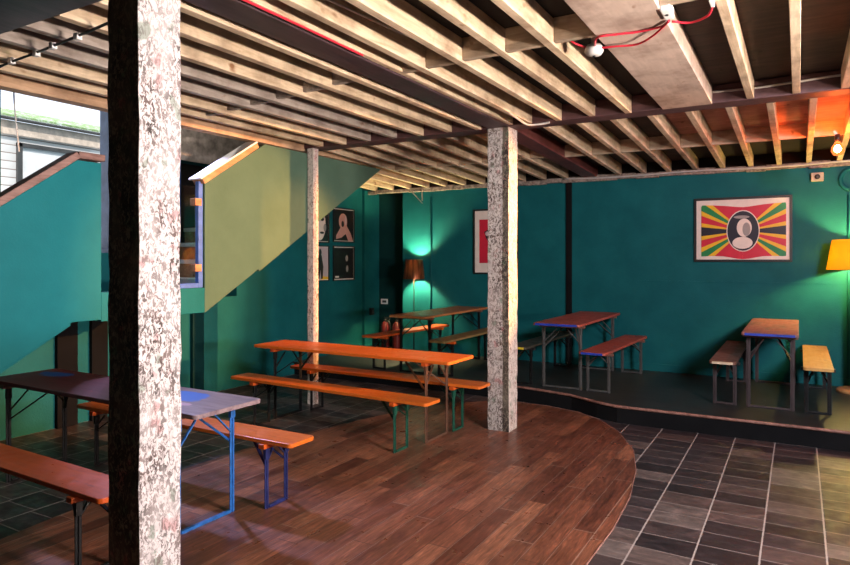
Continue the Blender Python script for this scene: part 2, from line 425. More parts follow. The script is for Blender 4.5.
# back wall, recess and its return
struct(MB().box(-5.67, 4.8, YB, YB + .5, 0, ZW + .02).build('wall_back', 'teal'))
struct(MB().box(-5.67, 4.8, YB + .03, YB + .5, ZW + .02, 3.4).build('wall_back_top', 'deck_shaded'))
struct(MB().box(-6.6, -5.67, 9.36, 9.6, 0, 3.3).build('wall_back_recess', 'teal_shaded'))
struct(MB().box(XL, XL + .05, 8.92, 9.36, PH, 2.85).build('trim_4', 'teal', None, .004))
struct(MB().box(4.6, 4.8, -2.7, 9.4, 0, 3.6).build('wall_right', 'plain'))
struct(MB().box(-6.6, 4.8, -2.9, -2.7, 0, 4.7).build('wall_front', 'plain'))
# crumbling strip along the top of the back wall
m = MB(); x = -6.4
while x < 4.6:
    L = random.uniform(.12, .4); m.box(x, x + L, YB - random.uniform(.03, .06), YB + .02, ZW - random.uniform(0, .015), ZW + .06 + random.uniform(-.015, .02)); x += L
struct(m.build('trim_5', 'rubble', None, .008))
# dark upright strip on the back wall
struct(MB().box(-2.89, -2.81, YB - .03, YB, PH, ZW).build('trim_6', 'matte_black', None, .005))
for i, (y0, y1, mt) in enumerate(((3.70, 3.91, 'matte_black'), (4.06, 4.24, 'matte_black'), (5.35, 5.52, 'teal_shaded'))):  # dark strips put in for the shadow bands on the wall under the landing
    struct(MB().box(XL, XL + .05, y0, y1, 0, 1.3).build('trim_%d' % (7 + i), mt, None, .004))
# skirting line
struct(MB().box(-2.8, 4.6, YB - .012, YB, PH, PH + .10).build('baseboard_back', 'teal', None, .004))
# ceiling boards: near bays flat, far bay sloping
struct(MB().box(-1.0, 4.8, -2.7, 6.03, ZD, ZD + .06).build('ceiling', 'deck'))
struct(MB().box(-5.0, -1.0, -2.7, 6.03, ZD, ZD + .06).build('ceiling_left', 'deck_shaded'))
def zf(y): return ZJ + (2.84 - ZJ) * (y - 6.03) / (YB - 6.03)
def far_slab(x0, x1, y0, y1, mat, name):
    a, b = zf(y0) + .155, zf(y1) + .155
    return struct(MB().hexa([(x0, y0, a), (x1, y0, a), (x1, y1, b), (x0, y1, b), (x0, y0, a + .06), (x1, y0, a + .06), (x1, y1, b + .06), (x0, y1, b + .06)]).build(name, mat))
far_slab(-1.2, 4.8, 6.03, 7.58, 'deck_far', 'ceiling_far')
far_slab(-1.2, 4.8, 7.58, 9.6, 'deck_shaded', 'ceiling_far_edge')
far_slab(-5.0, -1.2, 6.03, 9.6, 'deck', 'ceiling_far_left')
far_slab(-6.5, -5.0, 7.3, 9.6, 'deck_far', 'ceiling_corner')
# stairwell above the ceiling
m = MB(); m.box(-6.6, -4.97, -2.7, 7.4, 4.6, 4.7); m.box(-5.02, -4.97, -2.7, 7.4, ZD + .06, 4.7); m.box(-6.6, -4.97, 7.3, 7.4, ZD + .1, 4.7)
struct(m.build('wall_stairwell', 'plain'))

# ------------------------------------------------------------------ posts and beams
def post(name, x0, x1, y0, y1, z1, mats, label, xs=None, n=26, wob=.004):
    m = MB(); rings = []
    for i in range(n + 1):
        z = z1 * i / n; j = lambda: random.uniform(-wob, wob)
        rings.append([m.bm.verts.new((x + j(), y + j(), z)) for x, y in ((x0, y0), (xs, y0), (x1, y0), (x1, y1), (x0, y1))])
    for a, b in zip(rings, rings[1:]):
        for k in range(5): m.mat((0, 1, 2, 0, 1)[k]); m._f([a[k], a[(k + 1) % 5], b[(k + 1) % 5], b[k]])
    m._f(rings[0][::-1]); m._f(rings[-1])
    return tag(m.build(name, mats, None, .004), label, 'post')
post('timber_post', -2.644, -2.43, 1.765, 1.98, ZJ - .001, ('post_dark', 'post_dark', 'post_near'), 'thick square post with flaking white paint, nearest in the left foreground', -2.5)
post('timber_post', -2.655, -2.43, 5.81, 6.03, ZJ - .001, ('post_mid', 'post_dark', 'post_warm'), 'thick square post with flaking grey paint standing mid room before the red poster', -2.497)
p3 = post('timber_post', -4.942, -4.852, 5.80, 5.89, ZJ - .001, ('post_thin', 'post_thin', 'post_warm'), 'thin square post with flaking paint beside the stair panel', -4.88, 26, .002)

tag(MB().box(-2.655, -2.43, 1.98, 5.81, ZJ, ZJ + .15).build('ceiling_beam', 'beam_dark', None, .008), 'dark purple brown main beam running between the two thick posts', 'beam')
tag(MB().box(-5.0, 4.6, 5.81, 6.03, ZJ, ZJ + .15).build('ceiling_beam', 'beam_x', None, .008), 'long purple brown cross beam over the middle post', 'beam')
tag(MB().box(-5.0, -2.43, 1.66, 1.98, ZJ, ZJ + .15).build('ceiling_beam', 'beam_dark', None, .008), 'dark purple beam end in the top left corner over near post', 'beam')
def far_beam(name, x0, x1, mat, y0=6.03, y1=YB - .002, h=.15):
    a, b = zf(y0), zf(y1)
    return MB().hexa([(x0, y0, a), (x1, y0, a), (x1, y1, b), (x0, y1, b), (x0, y0, a + h), (x1, y0, a + h), (x1, y1, b + h), (x0, y1, b + h)]).build(name, mat, None, .004)
tag(far_beam('ceiling_beam', -2.64, -2.44, 'beam_red'), 'wine red beam sloping from the middle post to the back wall', 'beam')
tag(MB().box(-5.13, -5.005, 1.66, 7.3, ZJ - .03, ZJ + .15).build('stair_trimmer', 'trimmer', None, .005), 'tan trimmer beam edging the stair opening at ceiling level', 'beam')
tag(MB().box(-5.27, -5.16, -1.0, 3.2, ZJ + .01, ZJ + .13).build('stair_trimmer', 'orange_wood', None, .005), 'orange brown beam over the stairs beside the tan trimmer', 'beam')

# joists of the near right bay
G = 'ceiling joists'
nj = [-2.19, -1.90, -1.59, -1.27]
for i, x in enumerate(nj):
    j = random.uniform(-.006, .006)
    tag(MB().box(x - .055, x, -2.6, 5.808, ZJ + j, ZD - .001).build('ceiling_joist', 'joist', None, .004),
        f'pale rough near joist, {ORD[i]} to the right of the dark main beam', 'joist', G)
tag(MB().box(-1.01, -.62, -2.6, 5.808, ZJ - .004, ZD - .001).build('boxed_beam', 'boxboard', None, .003), 'wide flat boarded beam crossed by red cables near the smoke detector', 'beam')
for i, x in enumerate([-.31, .01, .33, .65]):
    tag(MB().box(x - .055, x, -2.6, 5.808, ZJ + random.uniform(-.006, .006), ZD - .001).build('ceiling_joist', 'joist', None, .004),
        f'pale rough near joist, {ORD[i]} to the right of the wide boarded beam', 'joist', G)
tag(MB().box(-2.425, -2.385, 1.0, 5.808, ZJ + .012, ZD - .001).build('ceiling_joist', 'joist', None, .003), 'narrow pale batten fixed along the right side of the dark main beam', 'joist', G)
lj = [-2.72, -3.05, -3.38, -3.71, -4.05, -4.38, -4.71]
for i, x in enumerate(lj):
    tag(MB().box(x - .06, x, 1.981, 5.808, ZJ + random.uniform(-.006, .006), ZD - .001).build('ceiling_joist', 'joist_grey' if i in (3, 4) else 'joist', None, .004),
        f'pale rough joist left of the dark main beam, {ORD[i]} from that beam', 'joist', G)
fl = [-2.86, -3.19, -3.51, -3.84, -4.17, -4.50, -4.83]
for i, x in enumerate(fl):
    tag(far_beam('ceiling_joist', x - .055, x, 'joist'), f'sloping joist over the platform, {ORD[i]} left of the wine red beam', 'joist', G)
for i, x in enumerate([-5.16, -5.5, -5.84, -6.17]):
    tag(far_beam('ceiling_joist', x - .055, x, 'joist', 7.3), f'short joist in the far left corner past the stairs, {ORD[i]} from the right', 'joist', G)
fr = [-2.11, -1.78, -1.46, -1.13, -.81, -.49, -.18, .13, .44, .76]
for i, x in enumerate(fr):
    tag(far_beam('ceiling_joist', x - .055, x, 'joist'), f'sloping joist over the platform, {ORD[i]} right of the wine red beam', 'joist', G)
# blocking between joists
GB = 'blocking between joists'
xs = [-2.385] + nj + [-1.01]
for i in range(5):
    a = xs[i]; b = xs[i + 1] - (.055 if i < 4 else 0)
    tag(MB().box(a + .001, b - .001, 3.80 - i * .02, 3.84 - i * .02, ZJ + .01, ZD + .002).build('joist_blocking', 'joist_x', None, .003),
        f'short cross block between near joists, {ORD[i]} right of the dark main beam', 'blocking', GB)
xs = [-.62, -.31, .01, .33]
for i in range(3):
    tag(MB().box(xs[i] + .001, xs[i + 1] - .056, 3.45, 3.49, ZJ + .012, ZD + .002).build('joist_blocking', 'joist_x', None, .003),
        f'short cross block between near joists, {ORD[i]} right of the wide boarded beam', 'blocking', GB)
for i in range(len(lj) - 1):
    yy = 3.86 + .05 * i
    tag(MB().box(lj[i + 1] + .001, lj[i] - .061, yy, yy + .035, ZJ + .03, ZD + .002).build('joist_blocking', 'joist_grey', None, .003),
        f'grey cross block in the left bay, {ORD[i]} from the dark main beam', 'blocking', GB)
for i in range(len(fr)):
    a = (-2.44 if i == 0 else fr[i - 1]); b = fr[i] - .055; yy = 7.56; zz = zf(yy)
    tag(MB().box(a + .001, b - .001, yy, yy + .04, zz + .008, zz + .157).build('joist_blocking', 'joist_x', None, .003),
        f'cross block over the platform, {ORD[i]} right of the wine red beam', 'blocking', GB)
xs = [-2.64] + fl
for i in range(len(fl)):
    a, b = xs[i + 1], xs[i] - (.055 if i else 0); yy = 7.5; zz = zf(yy)
    tag(MB().box(a + .001, b - .001, yy, yy + .04, zz + .008, zz + .157).build('joist_blocking', 'joist_x', None, .003),
        f'cross block over the platform, {ORD[i]} left of the wine red beam', 'blocking', GB)

# ------------------------------------------------------------------ staircase
st = thing('staircase', 'teal panelled wooden staircase with landing rising along the left wall', 'staircase', (XP, 0, 0))
st.scale = (1, 1.0143, 1)
def sp(poly, name, mat, t0=-.09, t1=0, label=None, parent=st, bevel=.004):
    o = MB().prism(poly, t0, t1, 'x').build(name, mat, parent, bevel)
    if label: o['label'] = label
    return o
sp([(.75, 0), (.95, 0), (2.96, 1.185), (3.2, 1.185), (3.2, 2.47), (3.0, 2.47), (.75, .83)], 'side_panel', 'teal_panel', label='lower teal side panel with sloping top')
sp([(3.2, 1.17), (4.25, 1.17), (4.25, 1.41), (3.2, 1.41)], 'landing_panel', 'teal_panel')
sp([(4.25, 1.165), (4.95, 1.575), (4.97, 1.555), (7.24, 2.915), (5.05, 2.915), (4.25, 2.42)], 'side_panel', 'teal_panel_warm_lit', label='upper teal side panel under the joists')
def cap(a, b, c, name, mat, w=.14, th=.055):
    m = MB(); pts = [a, b] + ([c] if c else [])
    for p, q in zip(pts, pts[1:]): m.bar((-.045, *p), (-.045, *q), w, th, (0, 0, 1))
    return m.build(name, mat, st, .006)
cap((.7, .83), (3.0, 2.51), (3.22, 2.51), 'cap_rail', 'cap_wood')['label'] = 'red brown worn cap on the lower panel'
cap((4.21, 2.43), (4.92, 2.885), None, 'cap_rail', 'orange_wood', .15, .06)['label'] = 'orange brown cap on the upper panel'
MB().bar((-.045, 4.17, 2.448), (-.045, 4.90, 2.915), .17, .018).build('cap_strip', 'white', st, .002)['label'] = 'white strip on top of the upper cap'
# landing and steps
MB().box(-1.51, -.09, 3.0, 4.3, 1.18, 1.30).build('landing', 'brown_bench', st, .004)
n1 = 7
for i in range(n1):
    z = 1.30 * (i + 1) / n1; y = .95 + (3.0 - .95) * i / n1
    MB().box(-1.51, -.09, y, y + .24, z - .035, z).build('tread', 'brown_bench', st, .004)
    MB().box(-1.51, -.09, y + .212, y + .23, max(0, z - .06), z - .035).build('riser', 'black', st)
for i in range(8):
    z = 1.30 + .19 * (i + 1); y = 4.3 + .315 * i
    MB().box(-1.51, -.09, y - .02, y + .32, z - .045, z).build('tread', 'white', st, .004)
    MB().box(-1.51, -.09, y, y + .02, z - .19, z - .045).build('riser', 'orange_wood', st)
sp([(.95, .0), (3.0, 1.2), (3.0, 1.15), (1.05, .0)], 'soffit', 'teal_panel', -1.51, -.09)
sp([(4.3, 1.22), (7.25, 2.95), (7.25, 2.9), (4.3, 1.17)], 'soffit', 'teal_panel', -1.51, -.09)
# guard pane on the landing
gf = MB(); gf.box(-.07, -.02, 4.195, 4.245, 1.41, 2.43); gf.box(-.07, -.02, 3.50, 3.55, 1.41, 2.43); gf.box(-.07, -.02, 3.55, 4.195, 1.41, 1.455)
gfo = gf.build('guard_frame', 'guard', st, .004); gfo['label'] = 'pale blue metal guard frame on the landing'
MB().box(-.05, -.042, 3.55, 4.19, 1.46, 2.38).build('guard_pane', 'glass', gfo)
for z in (2.23, 1.60): MB().box(-.09, -.012, 4.15, 4.225, z - .035, z + .035).build('clip', 'orange_wood', gfo, .004)

# ------------------------------------------------------------------ neighbouring house seen through the window
nh = thing('house', 'white weatherboard house with mossy eave outside the window', 'house', (-9.6, 5.5, .07))
MB().box(-.2, 0, -5, 6, 0, 3.4).build('wall', 'siding', nh)
MB().box(0, .05, -5, 6, 3.36, 3.56).build('fascia', 'fascia', nh, .01)
MB().box(.05, .13, -5, 6, 3.56, 3.60).build('gutter', 'grey_metal', nh, .02)
MB().hexa([(.12, -5, 3.60), (.12, 6, 3.60), (-.35, 6, 3.76), (-.35, -5, 3.76), (.12, -5, 3.63), (.12, 6, 3.63), (-.35, 6, 3.80), (-.35, -5, 3.80)]).build('roof_edge', 'moss', nh)
MB().hexa([(-.35, -5, 3.70), (-.35, 6, 3.70), (-4, 6, 5.1), (-4, -5, 5.1), (-.35, -5, 3.80), (-.35, 6, 3.80), (-4, 6, 5.2), (-4, -5, 5.2)]).build('roof', 'roof', nh)
wf = MB(); y0, y1, z0, z1 = -.5, .6, 1.9, 3.27
wf.box(0, .05, y0, y0 + .07, z0, z1); wf.box(0, .05, y1 - .07, y1, z0, z1); wf.box(0, .05, y0, y1, z1 - .06, z1); wf.box(0, .05, y0, y1, z0, z0 + .06)
wfo = wf.build('window_frame', 'grey_metal', nh, .005)
MB().box(.005, .015, y0 + .07, y1 - .07, z0 + .06, z1 - .06).build('pane', 'white', wfo)
tag(MB().tube([(-6.5, 3.36, 3.46), (-6.5, 3.37, 3.2), (-6.5, 3.39, 2.95), (-6.51, 3.42, 2.72)], .008, 6).build('window_cable', 'white'), 'white cable hanging in the window before the weatherboard house', 'cable')

# ------------------------------------------------------------------ tables and benches
def leg_set(root, xs, sgn, H, span, mat, w, batten, strut_in):
    """one folding leg frame at local x = xs; sgn points inwards"""
    zt = H - .028
    MB().box(xs - .025, xs + .025, -span / 2 - .05, span / 2 + .05, zt - .032, zt - .0005).build('crossbar', batten, root, .003)
    for s in (-1, 1):
        y = s * span / 2
        m = MB(); m.box(xs - .013, xs + .013, y - .004, y + .004, 0, zt - .03); m.box(xs - .004, xs + .004, y - w / 2, y + w / 2, 0, zt - .03)
        m.box(xs - .013, xs + .013, y - w / 2, y + w / 2, zt - .11, zt - .03)
        m.build('leg', mat, root, .002)
    MB().box(xs - .012, xs + .012, -span / 2 + w / 2, span / 2 - w / 2, .004, .024).build('foot_bar', mat, root, .002)
    m = MB()
    for s in (-1, 1):
        m.bar((xs + sgn * .012, s * (span / 2 - .006), H * .62), (xs + sgn * strut_in, s * span * .10, zt - .012), .022, .009)
        m.bar((xs, s * (span / 2 - .01), H * .70), (xs + sgn * .01, s * span * .14, zt - .05), .018, .008)
    m.box(xs + sgn * strut_in - .02, xs + sgn * strut_in + .02, -span * .16, span * .16, zt - .022, zt - .0005)
    m.build('brace', mat, root, .0015)

def furniture(name, label, cat, group, L, W, H, loc, rz, top, legs, span, w, batten, edge=None, strut=.30, inset=.22, edge_end=None):
    root = thing(name, label, cat, loc, rz, group)
    t = MB().prism(rrect(-L / 2, L / 2, -W / 2, W / 2, .03), H - .028, H).build('tabletop' if cat == 'table' else 'seat', top, root, .004)
    if edge:
        x0 = -L / 2 - .004 if edge_end < 0 else L / 2 - .001
        MB().box(x0, x0 + .005, -W / 2 + .03, W / 2 - .03, H - .027, H - .002).build('edge_strip', edge, root)
    lm = legs if isinstance(legs, tuple) else (legs, legs)
    leg_set(root, -L / 2 + inset, 1, H, span, lm[0], w, batten, strut)
    leg_set(root, L / 2 - inset, -1, H, span, lm[1], w, batten, strut)
    return root
GT, GBn = 'folding beer tables', 'folding benches'
def table(label, L, W, loc, rz, top, legs, batten='varn_deep', edge=None, edge_end=None, inset=.22):
    return furniture('folding_table', label, 'table', GT, L, W, .77, loc, rz, top, legs, W - .11, .038, batten, edge, .34, inset, edge_end)
def bench(label, L, loc, rz, top, legs, batten='varn_deep', edge=None, edge_end=None, W=.25, inset=.24):
    return furniture('folding_bench', label, 'bench', GBn, L, W, .475, loc, rz, top, legs, W - .06, .036, batten, edge, .2, inset, edge_end)

FL = .006
table('dark maroon table with blue paint patches and blue end legs at left', 2.34, .54, (-4.21, 2.85, 0), 0, 'maroon_top', ('black_metal', 'blue_metal'), 'brown_bench')
bench('red orange bench nearest the camera at the lower left edge', 2.34, (-4.20, 2.135, 0), R(-1.5), 'varn_deep', 'black_metal')
bench('orange bench with dark navy legs behind the maroon table', 2.34, (-4.03, 3.31, 0), R(.3), 'varn', ('black_metal', 'navy_metal'))
table('long orange table with brown end legs beside the thin post', 2.38, .51, (-3.865, 5.30, 0), R(0), 'varn', ('black_metal', 'copper_metal'), inset=.27)
bench('orange bench with green legs in front of the long orange table', 2.40, (-3.885, 4.83, 0), R(-2.2), 'varn', ('black_metal', 'green_metal'), inset=.34)
bench('orange bench behind the long orange table by the middle post', 2.38, (-3.80, 5.668, 0), R(0), 'varn', ('black_metal', 'green_metal'), inset=.30)
# platform, left corner
table('brown table in the far left corner below the copper lamp', 1.94, .55, (-4.39, 8.06, PH), R(90), 'varn_brown', 'black_metal', 'brown_bench')
bench('red orange bench between the far corner table and the copper lamp', 1.9, (-4.94, 8.05, PH), R(86.5), 'varn_deep', 'black_metal')
bench('olive brown bench between far corner table and middle post', 1.9, (-3.95, 8.05, PH), R(90), 'olive_bench', 'black_metal')
# platform, centre
table('worn red table with blue edge standing mid platform', 1.92, .55, (-2.39, 8.04, PH), R(90), 'red_top', 'grey_metal', 'brown_bench', 'blue_edge', -1)
bench('dark bench with yellow end left of the worn red table', 1.92, (-2.875, 8.05, PH), R(90), 'dark_bench', 'black_metal', 'black', 'yellow_edge', -1)
bench('worn red bench with blue edge right of the worn red table', 1.92, (-1.94, 8.02, PH), R(87.9), 'red_top', 'grey_metal', 'brown_bench', 'blue_edge', -1, .30)
# platform, right
table('small dusty red table with blue edge under the banded poster', 1.84, .50, (-.25, 8.10, PH), R(90), 'pink_top', 'brown_metal', 'brown_bench', 'blue_edge', -1, .16)
bench('brown bench with pale end left of the dusty red table', 1.9, (-.665, 8.05, PH), R(90), 'brown_bench', 'brown_metal', 'black', 'joist', -1)
bench('tan yellow bench between dusty red table and yellow lamp', 1.9, (.16, 8.05, PH), R(90), 'yellow_bench', 'black_metal', 'black')

# ------------------------------------------------------------------ lamps
lp = thing('floor_lamp', 'slim floor lamp with dark copper shade in the far left corner', 'lamp', (-5.33, 8.84, PH))
MB().lathe([(.12, 0), (.12, .015), (.03, .03), (.012, .05)]).build('base', 'black_metal', lp)
MB().tube([(0, 0, .04), (0, 0, 1.36)], .010).build('pole', 'black_metal', lp)
def shade(root, rb, rt, z0, z1, mat, th=.004):
    return MB().lathe([(rb, z0), (rt, z1), (rt - th, z1), (rb - th, z0), (rb, z0)], 36, cap=False).build('lamp_shade', mat, root)
shade(lp, .175, .140, 1.19, 1.50, 'shade_copper')
MB().lathe([(.004, 1.32), (.025, 1.33), (.035, 1.36), (.025, 1.39), (.004, 1.40)], 16).build('bulb', 'bulb_white', lp)
lr = thing('floor_lamp', 'tall floor lamp with glowing yellow shade at the right edge', 'lamp', (.565, 8.74, PH))
MB().lathe([(.20, 0), (.20, .025), (.18, .04), (.05, .045)], 36).build('base', 'amber_wood', lr)
MB().box(-.045, .045, -.045, .045, .04, 1.42).build('pole', 'amber_wood', lr, .006)
shade(lr, .295, .24, 1.385, 1.725, 'shade_yellow')
MB().lathe([(.004, 1.48), (.03, 1.49), (.04, 1.53), (.03, 1.57), (.004, 1.58)], 16).build('bulb', 'bulb_warm', lr)

sb = thing('spot_bulb', 'glowing orange bulb on the ceiling above the yellow lamp', 'bulb', (.32, 7.30, 2.745))
MB().lathe([(.004, -.075), (.035, -.068), (.055, -.03), (.05, .01), (.028, .045), (.02, .06)], 20).build('glass_bulb', 'bulb', sb)
MB().lathe([(.004, -.045), (.026, -.03), (.032, -.01), (.02, .02), (.004, .03)], 16).build('filament', 'filament', sb)
MB().lathe([(.024, .055), (.024, .13)], 16).build('socket', 'black', sb)
MB().bar((0, 0, .11), (-.03, .0, .165), .02, .02).build('bracket', 'steel', sb)

# ------------------------------------------------------------------ pictures
def flatpoly(m, pts, depth, mi, axis):
    m.mat(mi); vs = []
    for a, b in pts: vs.append(m.bm.verts.new((a, -depth, b) if axis == 'y' else (depth, a, b)))
    m._f(vs)
def ell(cx, cz, rx, rz, n=28, a0=0, a1=360): return [(cx + rx * math.cos(R(a0 + (a1 - a0) * k / n)), cz + rz * math.sin(R(a0 + (a1 - a0) * k / n))) for k in range(n)]
def flat_mat(name, col, rough=.35): return paint(name, col, rough, 0, .06, 12, 0)
M['p_white'] = flat_mat('poster white', (.74, .66, .60)); M['p_red'] = flat_mat('poster red', (.55, .02, .05)); M['p_yel'] = flat_mat('poster yellow', (.75, .45, .02))
M['p_grn'] = flat_mat('poster green', (.015, .22, .07)); M['p_blk'] = flat_mat('poster blue black', (.016, .017, .03)); M['p_grey'] = flat_mat('print grey', (.30, .28, .27))
M['p_skin'] = flat_mat('print pink', (.50, .27, .24)); M['p_pale'] = flat_mat('print pale mauve', (.50, .42, .44)); M['p_dark'] = flat_mat('print dark', (.012, .013, .014))
PM = ['p_white', 'p_red', 'p_yel', 'p_grn', 'p_blk', 'p_grey', 'p_skin', 'p_pale', 'p_dark']
def frame_mb(w, h, fw, d, axis):
    m = MB()
    for a0, a1, b0, b1 in ((-w / 2, w / 2, -h / 2, -h / 2 + fw), (-w / 2, w / 2, h / 2 - fw, h / 2), (-w / 2, -w / 2 + fw, -h / 2 + fw, h / 2 - fw), (w / 2 - fw, w / 2, -h / 2 + fw, h / 2 - fw)):
        if axis == 'y': m.box(a0, a1, -d, 0, b0, b1)
        else: m.box(0, d, a0, a1, b0, b1)
    return m
def picture(name, label, loc, w, h, axis, shapes, fw=.025, group=None, mat_border=0, d=.025):
    r = thing(name, label, 'picture', loc, 0, group)
    frame_mb(w, h, fw, d, axis).build('frame', 'black', r, .002)
    m = MB()
    if axis == 'y': m.box(-w / 2 + fw, w / 2 - fw, -.008, -.001, -h / 2 + fw, h / 2 - fw)
    else: m.box(.001, .008, -w / 2 + fw, w / 2 - fw, -h / 2 + fw, h / 2 - fw)
    if mat_border is not None:
        pass
    for i, (mi, pts) in enumerate(shapes): flatpoly(m, [(a * min(1, w / .56) if axis == 'x' else a, b) for a, b in pts], .009 + .0004 * i, mi, axis)
    o = m.build('print', PM, r); return r
# big banner poster: wavy bands in red, yellow, green and blue black round a dark oval, generic stand-in
W, H = 1.115, .82
X0, X1, Z0, Z1 = -.47, .49, -.355, .30
def edge_pt(a):
    c, d = math.cos(R(a)), math.sin(R(a)); t = 9
    if c > 1e-6: t = min(t, (X1 - .015) / c)
    if c < -1e-6: t = min(t, (X0 - .015) / c)
    if d > 1e-6: t = min(t, (Z1 + .02 + .02 * math.sin(R(3 * a))) / d)
    if d < -1e-6: t = min(t, (Z0 + .02 - .02 * math.cos(R(4 * a))) / d)
    return (.015 + c * t, -.02 + d * t)
def ray(mi, a0, a1, bend):
    A = [edge_pt(a0 + (a1 - a0) * k / 4) for k in range(5)]
    def mid(p, s): return (.015 + (p[0] - .015) * s, -.02 + (p[1] + .02) * s + bend * math.sin(PI * s))
    left = [mid(A[-1], q) for q in (.8, .6, .4)]; right = [mid(A[0], q) for q in (.4, .6, .8)]
    return (mi, A + left + [(.015, -.02)] + right)
sh = []
for base, sg in ((0, 1), (180, -1)):
    for mi, a0, a1 in ((1, -90, -44), (2, -44, -38), (3, -38, -29), (2, -29, -23), (1, -23, -13), (2, -13, -7), (4, -7, 7), (2, 7, 13), (1, 13, 23), (2, 23, 29), (3, 29, 38), (2, 38, 44), (1, 44, 90)):
        sh.append(ray(mi, base + sg * a0, base + sg * a1, 0))
sh += [(0, ell(.015, -.02, .188, .262)), (4, ell(.015, -.02, .178, .25)), (0, ell(.03, .02, .085, .115)), (0, ell(.01, -.17, .115, .075)), (5, ell(.055, .0, .045, .085)), (5, ell(.0, .155, .09, .02))]
picture('framed_poster', 'large framed poster of red yellow green bands round a dark oval', (-.625, YB, 2.06), W, H, 'y', sh, .03)
# red poster behind the middle post
picture('framed_poster', 'tall framed red poster with white border behind the middle post', (-4.0, YB, 1.955), .74, 1.0, 'y',
        [(1, [(-.27, -.33), (.27, -.33), (.27, .34), (-.27, .34)]), (4, [(-.19, .15), (-.10, .20), (.0, .1), (.1, -.2), (.05, -.28), (-.06, -.1), (-.16, .06)]), (7, ell(-.14, .12, .03, .035))], .025)
GP = 'framed photographs on the left wall'
x = XL + .001
picture('framed_photograph', 'upper left of four framed photos, pale close-up face on dark ground', (x, 7.76, 2.215), .50, .55, 'x',
        [(8, [(-.26, -.25), (.26, -.25), (.26, .25), (-.26, .25)]), (0, ell(.03, -.0, .16, .24)), (8, ell(.10, .09, .05, .028)), (8, ell(.0, .09, .05, .028)), (5, ell(.17, -.04, .04, .06)), (8, ell(.09, -.12, .06, .018))], .015, GP)
picture('framed_photograph', 'upper right of four framed photos, pink figure with raised hand', (x, 8.395, 2.235), .56, .55, 'x',
        [(8, [(-.26, -.25), (.26, -.25), (.26, .25), (-.26, .25)]), (6, ell(-.02, .06, .11, .13)), (6, [(-.07, -.02), (.05, .02), (.18, -.12), (.25, -.25), (.12, -.25), (.05, -.14), (-.06, -.2), (-.2, -.23), (-.2, -.17)]), (8, ell(-.03, .02, .035, .05)), (7, ell(.05, .08, .025, .08))], .015, GP)
picture('framed_photograph', 'lower left of four framed photos, standing figure on pale mauve ground', (x, 7.76, 1.62), .50, .55, 'x',
        [(7, [(-.26, -.25), (.26, -.25), (.26, .25), (-.26, .25)]), (2, [(.05, -.25), (.26, -.25), (.26, -.21), (.10, -.20)]), (8, [(.0, .13), (.08, .13), (.13, -.05), (.11, -.24), (.07, -.24), (.05, -.1), (.02, -.24), (-.02, -.24), (-.04, -.05)]), (8, ell(.04, .17, .04, .055))], .015, GP)
picture('framed_photograph', 'lower right of four framed photos, nearly black with small pale marks', (x, 8.395, 1.62), .56, .56, 'x',
        [(8, [(-.26, -.25), (.26, -.25), (.26, .25), (-.26, .25)]), (5, ell(.08, .08, .035, .05)), (5, ell(.09, -.09, .03, .055)), (0, [(-.22, -.23), (-.13, -.23), (-.13, -.205), (-.22, -.205)])], .015, GP)

# ------------------------------------------------------------------ small fittings
def extinguisher(x, y, label):
    r = thing('fire_extinguisher', label, 'fire extinguisher', (x, y, PH), 0, 'fire extinguishers in the corner')
    MB().lathe([(.07, 0), (.075, .02), (.075, .36), (.055, .42), (.025, .45)], 20).build('cylinder', 'red', r)
    m = MB(); m.lathe([(.022, .45), (.022, .48)], 12); m.box(-.02, .09, -.012, .012, .48, .495); m.box(-.02, .10, -.012, .012, .505, .52); m.build('handle', 'black', r, .002)
    MB().tube([(.02, 0, .47), (.08, 0, .45), (.10, 0, .38), (.095, 0, .2)], .010).build('hose', 'black', r)
extinguisher(-6.08, 9.14, 'left one of two red fire extinguishers standing in the dark corner')
extinguisher(-5.85, 9.14, 'right one of two red fire extinguishers standing in the dark corner')
r = thing('wall_socket', 'grey double wall socket in the dark recess', 'socket', (-6.24, 9.36, .95))
MB().box(-.07, .07, -.012, 0, -.045, .045).build('plate', 'white', r, .003); MB().box(-.035, .045, -.016, -.012, -.02, .02).build('inset', 'black', r)
r = thing('wall_switch', 'small black switch box low on the left wall below socket', 'switch', (XL + .05, 9.10, .79))
MB().box(0, .04, -.05, .05, -.06, .06).build('box', 'black', r, .004); MB().box(.04, .048, -.02, .02, -.03, .03).build('rocker', 'grey_metal', r)
r = thing('security_sensor', 'beige box sensor with black lens high on the back wall', 'sensor', (.19, YB, 2.665))
MB().box(-.065, .065, -.07, 0, -.05, .05).build('housing', 'beige', r, .006)
MB().lathe([(.03, 0), (.03, .012), (.012, .016)], 16).build('lens', 'black', r)
o = [c for c in r.children if c.name.startswith('lens')][0]; o.rotation_euler = (R(90), 0, 0); o.location = (0, -.068, 0)
r = thing('wall_vent', 'round teal painted vent high on the wall at the right edge', 'vent', (.55, YB, 2.62))
o = MB().lathe([(.15, 0), (.15, .03), (.135, .045), (.11, .04), (.10, .02)], 32).build('ring', 'teal', r); o.rotation_euler = (R(90), 0, 0)
tag(MB().tube([(.50, YB - .012, 2.44), (.50, YB - .012, PH + .1)], .010).build('conduit', 'teal'), 'thin teal conduit running down behind the yellow lamp', 'conduit')
tag(MB().tube([(-5.13, YB - .012, ZW - .1), (-5.13, YB - .012, PH + .1)], .010).build('conduit', 'teal'), 'thin teal conduit beside the copper lamp', 'conduit')
tag(MB().tube([(-2.8, YB - .008, 1.10), (.49, YB - .008, 1.42)], .006).build('conduit', 'teal') if False else MB().box(-1.9, .49, YB - .010, YB, 1.385, 1.397).build('dado_rail', 'teal'), 'thin raised teal line on wall below the banded poster', 'rail')
